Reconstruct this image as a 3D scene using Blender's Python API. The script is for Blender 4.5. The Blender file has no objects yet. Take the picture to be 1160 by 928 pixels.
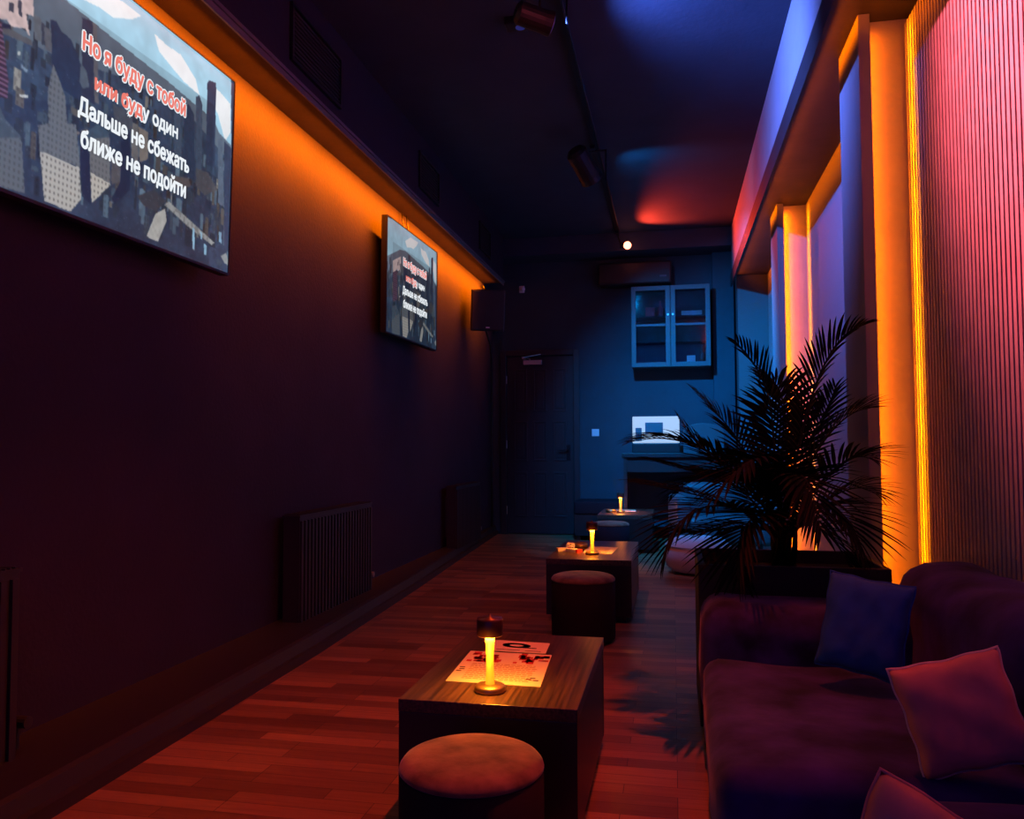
import bpy, bmesh, math, random
import numpy as np
from mathutils import Vector, Matrix, Euler
C = bpy.context.scene.collection
rnd = random.Random(7)
PI = math.pi

# ------------------------------------------------------------------ camera
EYE = 1.1
F = 900.0
YAW = math.atan(182 / 900)
PITCH = math.atan(43 / 900 * math.cos(YAW))
ROLL = 0.004
fw = Vector((-math.sin(YAW) * math.cos(PITCH), math.cos(YAW) * math.cos(PITCH), math.sin(PITCH)))
rt = Vector((math.cos(YAW), math.sin(YAW), 0))
up = rt.cross(fw)
rt2 = rt * math.cos(ROLL) - up * math.sin(ROLL)
up2 = up * math.cos(ROLL) + rt * math.sin(ROLL)
cd = bpy.data.cameras.new('camera')
cam = bpy.data.objects.new('camera', cd)
C.objects.link(cam)
m = Matrix((rt2, up2, -fw)).transposed().to_4x4()
m.translation = (0, 0, EYE)
cam.matrix_world = m
cd.sensor_width = 36
cd.lens = F / 1160 * 36
cd.clip_start = 0.02
bpy.context.scene.camera = cam

# ------------------------------------------------------------------ exposure and an added blue ambient fill from the open end behind
sc = bpy.context.scene
sc.view_settings.view_transform = 'Standard'
sc.view_settings.look = 'None'
sc.view_settings.gamma = 1
sc.view_settings.exposure = 0.0
sc.view_settings.use_curve_mapping = False
w = bpy.data.worlds.new('world')
sc.world = w
w.use_nodes = True
w.node_tree.nodes['Background'].inputs[0].default_value = (0.05, 0.08, 0.9, 1)
w.node_tree.nodes['Background'].inputs[1].default_value = 0.30

ORANGE = (1.0, 0.15, 0.0)
COVE_L = 285.0      # left cove strip, W
COVE_R = 16.0      # right cove strip, W
NICHE = 4.6        # vertical strips, W
LAMP = 2.2        # table lamps, W

def spot_light(name, loc, target, col, watts, cone, blend=0.5, size=0.03, parent=None):
    d = bpy.data.lights.new(name, 'SPOT')
    d.color = col; d.energy = watts; d.spot_size = math.radians(cone); d.spot_blend = blend
    d.shadow_soft_size = size
    o = bpy.data.objects.new(name, d); C.objects.link(o)
    o.location = loc
    o.rotation_euler = (Vector(target) - Vector(loc)).to_track_quat('-Z', 'Y').to_euler()
    return o

SPOTS = {
    'pink': ((-0.61, 3.00, 3.36), (1.10, 2.35, 2.72), (1.0, 0.12, 0.17), 1650, 82, 1.0),
    'blue': ((-0.61, 4.20, 3.40), (0.80, 4.95, 3.08), (0.09, 0.19, 1.0), 560, 100, 1.0),
    'cyan': ((-0.63, 6.60, 3.33), (0.85, 9.1, 0.98), (0.0, 0.28, 1.0), 1300, 90, 1.0),
    'floor': ((-0.05, 2.60, 3.58), (-0.85, 2.75, 0.0), (1.0, 0.06, 0.010), 300, 66, 0.9),
}
FLOOR_FILL = spot_light('added_floor_fill', (-0.86, 4.55, 3.585), (-1.25, 6.3, 0.0), (1.0, 0.06, 0.010), 110, 62, 1.0)  # added red fill to brighten the far floor, not a known lamp
spot_lights = {k: spot_light('track_spot_light', v[0], v[1], v[2], v[3], v[4], v[5]) for k, v in SPOTS.items()}
def strip_light(name, loc, direction, length, axis, watts, col, spread=180, width=0.012):
    d = bpy.data.lights.new(name, 'AREA')
    d.shape = 'RECTANGLE'; d.size = length; d.size_y = width
    d.energy = watts; d.color = col; d.spread = math.radians(spread)
    o = bpy.data.objects.new(name, d); C.objects.link(o)
    z = -Vector(direction).normalized(); x = Vector(axis).normalized(); y = z.cross(x)
    mm = Matrix((x, y, z)).transposed().to_4x4(); mm.translation = loc
    o.matrix_world = mm
    return o
strip_light('cove_light', (-2.000, 4.75, 3.062), (-1, 0, -0.75), 9.0, (0, 1, 0), COVE_L, ORANGE, spread=110)
strip_light('cove_light', (0.722, 5.35, 3.052), (1, 0, 0.06), 8.2, (0, 1, 0), COVE_R, ORANGE, spread=84)
spot_light('track_spot_spill', (-0.50, 6.72, 3.40), (0.45, 7.7, 3.65), (0.0, 0.25, 0.8), 22, 95, 0.8)

# ------------------------------------------------------------------ materials
def mat(name, col, rough=0.6, metal=0.0, bump=0.0, bscale=40, var=0.0, vscale=6, emit=None, estr=0, spec=0.5, sheen=0, alpha=None, trans=0, coat=0):
    m = bpy.data.materials.new(name); m.use_nodes = True
    nt = m.node_tree; b = nt.nodes['Principled BSDF']
    b.inputs['Base Color'].default_value = (*col, 1)
    b.inputs['Roughness'].default_value = rough
    b.inputs['Metallic'].default_value = metal
    b.inputs['Specular IOR Level'].default_value = spec
    if sheen:
        b.inputs['Sheen Weight'].default_value = sheen
        b.inputs['Sheen Roughness'].default_value = 0.4
    if coat: b.inputs['Coat Weight'].default_value = coat
    if trans: b.inputs['Transmission Weight'].default_value = trans
    if emit:
        b.inputs['Emission Color'].default_value = (*emit, 1)
        b.inputs['Emission Strength'].default_value = estr
    tc = nt.nodes.new('ShaderNodeTexCoord')
    if var:
        n = nt.nodes.new('ShaderNodeTexNoise'); n.inputs['Scale'].default_value = vscale; n.inputs['Detail'].default_value = 5
        nt.links.new(tc.outputs['Object'], n.inputs['Vector'])
        r = nt.nodes.new('ShaderNodeMapRange')
        r.inputs['From Min'].default_value = 0.3; r.inputs['From Max'].default_value = 0.7
        r.inputs['To Min'].default_value = 1 - var; r.inputs['To Max'].default_value = 1 + var
        nt.links.new(n.outputs['Fac'], r.inputs['Value'])
        mx = nt.nodes.new('ShaderNodeVectorMath'); mx.operation = 'SCALE'
        mx.inputs[0].default_value = col
        nt.links.new(r.outputs['Result'], mx.inputs['Scale'])
        nt.links.new(mx.outputs['Vector'], b.inputs['Base Color'])
    if bump:
        n2 = nt.nodes.new('ShaderNodeTexNoise'); n2.inputs['Scale'].default_value = bscale; n2.inputs['Detail'].default_value = 6
        nt.links.new(tc.outputs['Object'], n2.inputs['Vector'])
        bp = nt.nodes.new('ShaderNodeBump'); bp.inputs['Strength'].default_value = bump; bp.inputs['Distance'].default_value = 0.01
        nt.links.new(n2.outputs['Fac'], bp.inputs['Height']); nt.links.new(bp.outputs['Normal'], b.inputs['Normal'])
    return m

def wood_floor():
    m = bpy.data.materials.new('parquet'); m.use_nodes = True
    nt = m.node_tree; b = nt.nodes['Principled BSDF']
    tc = nt.nodes.new('ShaderNodeTexCoord')
    br = nt.nodes.new('ShaderNodeTexBrick')
    br.inputs['Scale'].default_value = 1.0
    br.inputs['Brick Width'].default_value = 0.46; br.inputs['Row Height'].default_value = 0.072
    br.inputs['Mortar Size'].default_value = 0.0012; br.inputs['Mortar Smooth'].default_value = 0.1
    br.offset = 0.37; br.offset_frequency = 3; br.squash = 1.0
    br.inputs['Color1'].default_value = (0.11, 0.055, 0.025, 1); br.inputs['Color2'].default_value = (0.32, 0.18, 0.075, 1)
    br.inputs['Mortar'].default_value = (0.03, 0.015, 0.01, 1)
    nt.links.new(tc.outputs['Object'], br.inputs['Vector'])
    mp = nt.nodes.new('ShaderNodeMapping'); mp.inputs['Scale'].default_value = (3, 40, 3)
    nt.links.new(tc.outputs['Object'], mp.inputs['Vector'])
    n = nt.nodes.new('ShaderNodeTexNoise'); n.inputs['Scale'].default_value = 1.5; n.inputs['Detail'].default_value = 6
    nt.links.new(mp.outputs['Vector'], n.inputs['Vector'])
    r = nt.nodes.new('ShaderNodeMapRange'); r.inputs['To Min'].default_value = 0.6; r.inputs['To Max'].default_value = 1.4
    nt.links.new(n.outputs['Fac'], r.inputs['Value'])
    mx = nt.nodes.new('ShaderNodeVectorMath'); mx.operation = 'SCALE'
    nt.links.new(br.outputs['Color'], mx.inputs[0]); nt.links.new(r.outputs['Result'], mx.inputs['Scale'])
    nt.links.new(mx.outputs['Vector'], b.inputs['Base Color'])
    b.inputs['Roughness'].default_value = 0.42
    bp = nt.nodes.new('ShaderNodeBump'); bp.inputs['Strength'].default_value = 0.25; bp.inputs['Distance'].default_value = 0.003
    nt.links.new(n.outputs['Fac'], bp.inputs['Height']); nt.links.new(bp.outputs['Normal'], b.inputs['Normal'])
    return m

def wood_table():
    m = bpy.data.materials.new('dark_wood'); m.use_nodes = True
    nt = m.node_tree; b = nt.nodes['Principled BSDF']
    tc = nt.nodes.new('ShaderNodeTexCoord')
    mp = nt.nodes.new('ShaderNodeMapping'); mp.inputs['Scale'].default_value = (70, 1.8, 70)
    nt.links.new(tc.outputs['Object'], mp.inputs['Vector'])
    n = nt.nodes.new('ShaderNodeTexNoise'); n.inputs['Scale'].default_value = 1.6; n.inputs['Detail'].default_value = 7
    nt.links.new(mp.outputs['Vector'], n.inputs['Vector'])
    cr = nt.nodes.new('ShaderNodeValToRGB')
    cr.color_ramp.elements[0].position = 0.35; cr.color_ramp.elements[0].color = (0.022, 0.013, 0.010, 1)
    cr.color_ramp.elements[1].position = 0.68; cr.color_ramp.elements[1].color = (0.10, 0.055, 0.032, 1)
    nt.links.new(n.outputs['Fac'], cr.inputs['Fac']); nt.links.new(cr.outputs['Color'], b.inputs['Base Color'])
    b.inputs['Roughness'].default_value = 0.33
    return m

M = dict(
    wall=mat('dark_wall_paint', (0.027, 0.025, 0.046), 0.75, bump=0.25, bscale=60, var=0.10, vscale=3, spec=0.2),
    backwall=mat('back_wall_paint', (0.034, 0.058, 0.075), 0.75, bump=0.2, bscale=60, var=0.08, vscale=3, spec=0.2),
    ceiling=mat('ceiling_paint', (0.045, 0.058, 0.080), 0.75, bump=0.2, bscale=30, var=0.1, vscale=3, spec=0.2),
    beam=mat('beam_paint', (0.30, 0.30, 0.31), 0.6, bump=0.12, bscale=30, var=0.05, spec=0.25),
    beam_dark=mat('dark_beam_paint', (0.022, 0.024, 0.040), 0.6, bump=0.12, bscale=30, spec=0.25),
    under=mat('soffit_paint', (0.045, 0.035, 0.035), 0.6, bump=0.15, bscale=14, var=0.2, vscale=4, spec=0.25),
    lip_dark=mat('black_trim', (0.015, 0.013, 0.014), 0.6),
    lip_grey=mat('grey_trim', (0.13, 0.14, 0.15), 0.5),
    pilaster=mat('pilaster_plaster', (0.38, 0.34, 0.32), 0.8, bump=0.3, bscale=35, var=0.06, spec=0.15),
    panel=mat('smooth_panel', (0.28, 0.27, 0.28), 0.7, bump=0.15, bscale=30, spec=0.2),
    stub=mat('stub_wall_paint', (0.11, 0.11, 0.12), 0.75, bump=0.2, bscale=60, spec=0.2),
    slat=mat('slat_veneer', (0.46, 0.40, 0.40), 0.55, var=0.12, vscale=8, bump=0.1, bscale=80, spec=0.3),
    felt=mat('black_felt', (0.035, 0.02, 0.025), 0.95),
    skirt=mat('dark_skirting', (0.018, 0.016, 0.018), 0.5),
    radiator=mat('dark_radiator', (0.022, 0.023, 0.027), 0.5),
    black=mat('black_plastic', (0.012, 0.012, 0.013), 0.45),
    blackm=mat('black_metal', (0.02, 0.02, 0.022), 0.35, 0.6),
    grille=mat('black_grille', (0.018, 0.018, 0.02), 0.7),
    door=mat('dark_door_paint', (0.020, 0.021, 0.024), 0.45),
    steel=mat('brushed_steel', (0.6, 0.58, 0.56), 0.35, 0.9),
    white=mat('white_plastic', (0.75, 0.75, 0.75), 0.4),
    cab=mat('blue_grey_cabinet', (0.055, 0.065, 0.075), 0.5),
    cabin=mat('cabinet_inside', (0.05, 0.055, 0.06), 0.7),
    acm=mat('air_conditioner_shell', (0.022, 0.02, 0.02), 0.5),
    velvet=mat('mauve_velvet', (0.030, 0.022, 0.150), 0.85, var=0.75, vscale=6, bump=0.5, bscale=7, sheen=0.12, spec=0.15),
    bluefab=mat('navy_fabric', (0.003, 0.07, 0.34), 0.9, var=0.15, vscale=30, bump=0.15, bscale=12),
    pinkfab=mat('pink_fabric', (0.62, 0.25, 0.22), 0.9, var=0.1, vscale=20, bump=0.15, bscale=10),
    creamfab=mat('cream_piping_fabric', (0.75, 0.6, 0.5), 0.9, bump=0.4, bscale=30),
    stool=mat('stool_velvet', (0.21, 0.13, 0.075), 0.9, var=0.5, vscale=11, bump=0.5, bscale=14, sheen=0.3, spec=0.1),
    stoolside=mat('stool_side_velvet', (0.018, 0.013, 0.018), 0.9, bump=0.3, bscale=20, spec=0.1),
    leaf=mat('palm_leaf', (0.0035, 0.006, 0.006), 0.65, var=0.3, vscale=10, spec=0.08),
    stem=mat('palm_stem', (0.010, 0.009, 0.007), 0.6, spec=0.15),
    soil=mat('potting_soil', (0.02, 0.015, 0.012), 0.95, bump=0.8, bscale=40),
    planter=mat('dark_planter', (0.010, 0.009, 0.010), 0.6),
    palefab=mat('pale_fabric', (0.6, 0.62, 0.64), 0.85, bump=0.3, bscale=30),
    brass=mat('dark_brass', (0.32, 0.20, 0.08), 0.35, 0.85),
    shade=mat('dark_lamp_shade', (0.06, 0.02, 0.015), 0.35),
    glow=mat('painted_stem_glow', (0.9, 0.5, 0.1), 0.4, emit=(1.0, 0.31, 0.008), estr=0.85),  # lamp light on the stem, put into its colour as emission
    glowspot=mat('lit_diffuser', (1, 0.7, 0.3), 0.4, emit=(1.0, 0.5, 0.04), estr=3),
    redbulb=mat('glowing_red_lens', (1, 0.3, 0.2), 0.4, emit=(1.0, 0.22, 0.12), estr=7),
    bluebulb=mat('dim_blue_lens', (0.1, 0.2, 0.8), 0.3, emit=(0.05, 0.2, 1.0), estr=0.05),
    led=mat('led_tape', (0.9, 0.6, 0.3), 0.5, emit=(1.0, 0.2, 0.0), estr=0.06),
    paper=mat('menu_paper', (0.66, 0.60, 0.44), 0.7),
    ink=mat('red_ink', (0.45, 0.02, 0.02), 0.7),
    inkd=mat('dark_ink', (0.05, 0.02, 0.02), 0.7),
    inkb=mat('brown_ink', (0.35, 0.16, 0.06), 0.7),
    glass=mat('clear_glass', (0.9, 0.95, 1.0), 0.05, trans=1.0),
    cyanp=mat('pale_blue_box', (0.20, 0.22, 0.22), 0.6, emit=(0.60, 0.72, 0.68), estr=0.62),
    greyp=mat('grey_print', (0.10, 0.11, 0.13), 0.6),
    palebox=mat('pale_card', (0.35, 0.38, 0.40), 0.6),
    redbox=mat('dark_red_card', (0.35, 0.08, 0.10), 0.6),
    tvred=mat('screen_red', (0, 0, 0), 0.5, emit=(0.86, 0.21, 0.17), estr=1.0, spec=0),
    tvwhite=mat('screen_white', (0, 0, 0), 0.5, emit=(0.85, 0.90, 0.95), estr=1.0, spec=0),
)
M['table_side'] = mat('dark_wood_side', (0.012, 0.009, 0.008), 0.4, var=0.3, vscale=5)
M['floor'] = wood_floor(); M['table'] = wood_table()
def screen_mat():
    m = bpy.data.materials.new('screen_picture'); m.use_nodes = True
    nt = m.node_tree; b = nt.nodes['Principled BSDF']
    a = nt.nodes.new('ShaderNodeAttribute'); a.attribute_name = 'picture'
    b.inputs['Base Color'].default_value = (0.01, 0.01, 0.01, 1); b.inputs['Roughness'].default_value = 0.3
    nt.links.new(a.outputs['Color'], b.inputs['Emission Color'])
    b.inputs['Emission Strength'].default_value = 1.0
    return m
M['screen'] = screen_mat()

# ------------------------------------------------------------------ helpers
def tag(o, label=None, cat=None, group=None, kind=None):
    if label: o['label'] = label
    if cat: o['category'] = cat
    if group: o['group'] = group
    if kind: o['kind'] = kind
    return o
def root(name, loc, label, cat, group=None, rz=0, rot=None):
    o = bpy.data.objects.new(name, None); C.objects.link(o)
    o.empty_display_size = 0.05
    o.location = loc; o.rotation_euler = rot if rot else (0, 0, rz)
    return tag(o, label, cat, group)
def link(name, bm, material, parent=None, smooth=False, bevel=0, segs=2, loc=None, auto=None):
    me = bpy.data.meshes.new(name)
    bmesh.ops.recalc_face_normals(bm, faces=bm.faces)
    bm.to_mesh(me); bm.free()
    ms = material if isinstance(material, (list, tuple)) else [material]
    for x in ms: me.materials.append(M[x] if isinstance(x, str) else x)
    if smooth:
        for p in me.polygons: p.use_smooth = True
    o = bpy.data.objects.new(name, me); C.objects.link(o)
    if parent: o.parent = parent
    if loc: o.location = loc
    if bevel:
        b = o.modifiers.new('bevel', 'BEVEL'); b.width = bevel; b.segments = segs; b.limit_method = 'ANGLE'; b.angle_limit = math.radians(40)
        if segs > 2:
            for p in me.polygons: p.use_smooth = True
    return o
def B(): return bmesh.new()
def box(bm, x0, x1, y0, y1, z0, z1, mi=0):
    v = [bm.verts.new(p) for p in ((x0,y0,z0),(x1,y0,z0),(x1,y1,z0),(x0,y1,z0),(x0,y0,z1),(x1,y0,z1),(x1,y1,z1),(x0,y1,z1))]
    for f in ((3,2,1,0),(4,5,6,7),(0,1,5,4),(1,2,6,5),(2,3,7,6),(3,0,4,7)):
        fc = bm.faces.new([v[i] for i in f]); fc.material_index = mi
    return v
def lathe(bm, prof, n=32, cx=0, cy=0, mi=0):
    rings = []
    for r, z in prof:
        if r < 1e-5: rings.append([bm.verts.new((cx, cy, z))])
        else: rings.append([bm.verts.new((cx + r*math.cos(2*PI*k/n), cy + r*math.sin(2*PI*k/n), z)) for k in range(n)])
    for a, b in zip(rings, rings[1:]):
        for k in range(n):
            q = [a[k % len(a)], a[(k+1) % len(a)], b[(k+1) % len(b)], b[k % len(b)]]
            q2 = []
            for v in q:
                if v not in q2: q2.append(v)
            if len(q2) > 2:
                f = bm.faces.new(q2); f.material_index = mi
def tube(bm, pts, r, n=8):
    pts = [Vector(p) for p in pts]; rings = []
    for i, p in enumerate(pts):
        d = (pts[min(i+1, len(pts)-1)] - pts[max(i-1, 0)]).normalized()
        a = d.orthogonal().normalized() if i == 0 else (rings[-1][1] - d * rings[-1][1].dot(d)).normalized()
        b = d.cross(a)
        rr = r(i/(len(pts)-1)) if callable(r) else r
        rings.append(([bm.verts.new(p + a*rr*math.cos(2*PI*k/n) + b*rr*math.sin(2*PI*k/n)) for k in range(n)], a))
    for (q, _), (s, _) in zip(rings, rings[1:]):
        for k in range(n): bm.faces.new((q[k], q[(k+1) % n], s[(k+1) % n], s[k]))
    bm.faces.new(rings[0][0][::-1]); bm.faces.new(rings[-1][0])
def prism(bm, poly, y0, y1):                      # poly in x, z; extruded along y
    a = [bm.verts.new((x, y0, z)) for x, z in poly]; b = [bm.verts.new((x, y1, z)) for x, z in poly]
    n = len(poly)
    for k in range(n): bm.faces.new((a[k], a[(k+1) % n], b[(k+1) % n], b[k]))
    bm.faces.new(a[::-1]); bm.faces.new(b)
def copy_tree(o, parent=None):
    c = o.copy(); C.objects.link(c)
    if parent: c.parent = parent
    for ch in list(o.children): copy_tree(ch, c)
    return c
def struct(name, bm, material, **k): return tag(link(name, bm, material, **k), kind='structure')

# ================================================================== THE ROOM
XL, XR, YB, ZC, ZS = -2.24, 1.10, 9.87, 3.65, 3.09
Y0 = -1.5
b = B(); box(b, XL-0.1, XR+0.1, Y0, YB+0.1, -0.08, 0); struct('floor', b, 'floor')
b = B(); box(b, XL-0.1, XR+0.1, Y0, YB+0.1, ZC, ZC+0.1); struct('ceiling', b, 'ceiling')
b = B(); box(b, XL-0.1, XL, Y0, YB+0.1, 0, ZC); struct('wall_left', b, 'wall')
b = B(); box(b, XR, XR+0.1, Y0, YB+0.1, 0, ZC); struct('wall_right', b, 'panel')
b = B()
box(b, XL, -2.07, YB, YB+0.1, 0, ZC); box(b, -2.07, -1.21, YB, YB+0.1, 2.25, ZC); box(b, -1.21, XR, YB, YB+0.1, 0, ZC)
box(b, -2.07, -1.21, YB+0.08, YB+0.1, 0, 2.25)
struct('wall_back', b, 'backwall')
b = B(); box(b, 0.49, 0.735, YB-0.10, YB, 0, ZC); struct('trim_1', b, 'backwall', bevel=0.004)          # pilaster on the back wall
b = B(); box(b, 0.76, XR, 9.52, YB, 0, ZC-0.005); struct('trim_2', b, 'stub', bevel=0.004)               # stub wall ending the right bay
b = B(); box(b, XL, 0.76, 9.45, YB, 3.43, ZC); struct('trim_3', b, 'ceiling', bevel=0.004)                # dropped band over the back wall
# left soffit
b = B(); box(b, XL, -1.99, Y0, 9.34, ZS, ZC); struct('soffit_left', b, ['beam_dark'])
bpy.data.objects['soffit_left'].name = 'trim_4'
b = B(); box(b, XL+0.002, -1.992, Y0, 9.338, ZS-0.006, ZS); struct('trim_5', b, 'under')
b = B(); box(b, -1.992, -1.982, Y0, 9.34, 3.052, 3.105); box(b, -1.982, -1.972, Y0, 9.34, 3.085, 3.105); struct('trim_6', b, 'lip_grey')
# right beam
b = B(); box(b, 0.70, XR, Y0, 9.52, ZS+0.002, ZC); struct('trim_7', b, 'beam')
b = B(); box(b, 0.705, XR-0.002, Y0, 9.515, ZS-0.006, ZS+0.002); struct('trim_8', b, 'under')
b = B(); box(b, 0.682, 0.700, Y0, 9.52, 2.955, 3.10); struct('trim_9', b, 'lip_dark')
# deep boxed skirting along the left wall
b = B()
pl = [(0.0, -1.80), (2.0, -1.845), (4.0, -1.885), (6.0, -1.98), (8.0, -2.10), (YB, -2.20)]
for (ya, xa), (yb_, xb) in zip(pl, pl[1:]):
    prof = lambda x: [(XL, 0), (x+0.02, 0), (x+0.02, 0.045), (x, 0.05), (x-0.012, 0.10), (x-0.03, 0.108), (XL, 0.108)]
    A_ = [b.verts.new((x, ya, z)) for x, z in prof(xa)]; B_ = [b.verts.new((x, yb_, z)) for x, z in prof(xb)]
    for k in range(7): b.faces.new((A_[k], A_[(k+1) % 7], B_[(k+1) % 7], B_[k]))
    if ya == 0: b.faces.new(A_)
bmesh.ops.remove_doubles(b, verts=b.verts, dist=1e-4)
struct('baseboard_left', b, 'skirt')
b = B(); box(b, -1.15, 0.49, YB-0.02, YB, 0, 0.10); struct('baseboard_back', b, 'skirt')

# door in the back wall
dr = root('door_1', (-1.64, YB+0.02, 0), None, None); tag(dr, kind='structure')
b = B(); box(b, -0.424, 0.424, 0, 0.045, 0.012, 2.245)
link('door_leaf', b, 'door', dr)
b = B()
for cx in (-0.25, 0.0, 0.25):
    for z0, z1 in ((0.22, 0.78), (0.92, 1.42), (1.54, 2.08)):
        for k, (ins, d) in enumerate(((0, 0.010), (0.018, 0.002))):
            x0, x1 = cx-0.085+ins, cx+0.085-ins
            if k == 0:
                box(b, x0, x1, -d, 0.001, z0, z0+0.018); box(b, x0, x1, -d, 0.001, z1-0.018, z1)
                box(b, x0, x0+0.018, -d, 0.001, z0+0.018, z1-0.018); box(b, x1-0.018, x1, -d, 0.001, z0+0.018, z1-0.018)
            else: box(b, x0+0.02, x1-0.02, -0.006, 0.001, z0+0.04, z1-0.04)
link('door_panels', b, 'door', dr, bevel=0.003)
b = B()
box(b, -0.505, -0.428, -0.045, 0.0-0.021, 0, 2.32); box(b, 0.428, 0.505, -0.045, -0.021, 0, 2.32); box(b, -0.428, 0.428, -0.045, -0.021, 2.248, 2.32)
link('door_frame', b, 'door', dr, bevel=0.006)
b = B(); tube(b, [(0.36, -0.005, 1.06), (0.36, -0.055, 1.06), (0.35, -0.06, 1.06), (0.25, -0.06, 1.055)], 0.011); box(b, 0.335, 0.385, -0.008, 0, 0.93, 1.12)
h = link('door_handle', b, 'blackm', dr)
for z in (1.95, 1.13, 0.3):
    b = B(); tube(b, [(-0.428, -0.012, z-0.05), (-0.428, -0.012, z+0.05)], 0.007)
    link('hinge', b, 'steel', dr)
b = B(); box(b, -0.20, 0.03, -0.055, -0.001, 2.135, 2.19); box(b, -0.19, -0.16, -0.20, -0.055, 2.195, 2.203)
tube(b, [(-0.12, -0.03, 2.19), (-0.12, -0.03, 2.21), (-0.2, -0.16, 2.215), (0.02, -0.045, 2.262)], 0.006)
link('door_closer', b, 'steel', dr, bevel=0.004)

# pilasters of the right bay: front board, plaster body, LED strip behind the board
def pilaster(y, n):
    b = B(); box(b, 0.912, XR, y+0.085, y+0.36, 0, ZS-0.006)
    struct('trim_%d' % n, b, 'pilaster')
    b = B(); box(b, 0.86, 0.912, y, y+0.43, 0, ZS-0.006)
    struct('trim_%d' % (n+1), b, 'panel', bevel=0.003)
    t = tag(link('led_strip', (lambda q: (box(q, 0.9125, 0.9160, y+0.030, y+0.042, 0.05, 3.05), q)[1])(B()), 'led'),
        'vertical orange LED tape behind the board of the %s pilaster' % ('nearer' if y < 5 else 'farther'), 'led strip', 'vertical led tapes')
    strip_light('niche_light', (0.9185, y+0.040, 1.55), (0.9, 1, 0), 2.95, (0, 0, 1), NICHE*(1.0 if y < 5 else 2.2), (1.0, 0.14, 0.0), spread=140, width=0.008)
    strip_light('niche_light', (0.9185, y+0.034, 1.55), (1, -0.30, 0), 2.95, (0, 0, 1), NICHE*1.6, (1.0, 0.26, 0.0), spread=56, width=0.004)
pilaster(3.82, 10)
pilaster(6.74, 12)
# horizontal LED tapes in the two coves
q = B(); box(q, -1.9945, -1.9925, 0.3, 9.25, 3.056, 3.068)
tag(link('led_strip', q, 'led'), 'long orange LED tape inside the edge of the left soffit', 'led strip')
q = B(); box(q, 0.7005, 0.7035, 1.3, 9.45, 3.045, 3.062)
tag(link('led_strip', q, 'led'), 'long orange LED tape inside the lip of the right beam', 'led strip')

# slatted cladding, one panel per sheet
ys = [3.90, 3.45, 2.85, 2.25, 1.65, 1.05, 0.45]
names = ['farthest slatted wall panel, beside the glowing orange pilaster', 'second slatted wall panel from the orange pilaster, above the far sofa end',
    'third slatted wall panel from the orange pilaster, at the right edge of view', 'slatted wall panel beyond the right edge of view, above the pink cushion',
    'slatted wall panel above the near end of the purple sofa', 'slatted wall panel closest to the viewer']
for (a, c), lab in zip(zip(ys, ys[1:]), names):
    t = root('slat_panel', (XR, (a+c)/2, 0), 'pale ' + lab, 'wall panel', 'slatted wall panels')
    h = (a-c)/2
    q = B(); box(q, -0.006, -0.001, -h+0.001, h-0.001, 0.02, 3.05); link('felt_backing', q, 'felt', t)
    q = B(); k = 0; n = int(round((a-c)/0.0375)); p = (a-c)/n
    for k in range(n): box(q, -0.022, -0.006, -h+p*k+0.006, -h+p*(k+1)-0.0075, 0.02, 3.05)
    link('slats', q, 'slat', t)

# vents on the face of the left soffit
for (a, c, z0, z1, lab) in ((3.85, 4.5, 3.18, 3.5, 'dark louvred vent on the left soffit, nearest of three'), (6.05, 6.6, 3.2, 3.5, 'dark louvred vent on the left soffit above the small television'),
        (8.1, 8.6, 3.2, 3.5, 'dark louvred vent on the left soffit, nearest the back wall')):
    t = root('wall_vent', (-1.99, (a+c)/2, (z0+z1)/2), lab, 'vent', 'soffit vents')
    L, H = (c-a)/2, (z1-z0)/2
    q = B(); box(q, 0, 0.02, -L, L, -H, -H+0.02); box(q, 0, 0.02, -L, L, H-0.02, H); box(q, 0, 0.02, -L, -L+0.02, -H+0.02, H-0.02); box(q, 0, 0.02, L-0.02, L, -H+0.02, H-0.02)
    link('frame', q, 'black', t)
    q = B(); box(q, 0, 0.004, -L+0.02, L-0.02, -H+0.02, H-0.02)
    z = -H+0.035
    while z < H-0.03: box(q, 0.004, 0.014, -L+0.02, L-0.02, z, z+0.008); z += 0.024
    link('louvres', q, 'grille', t)

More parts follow.
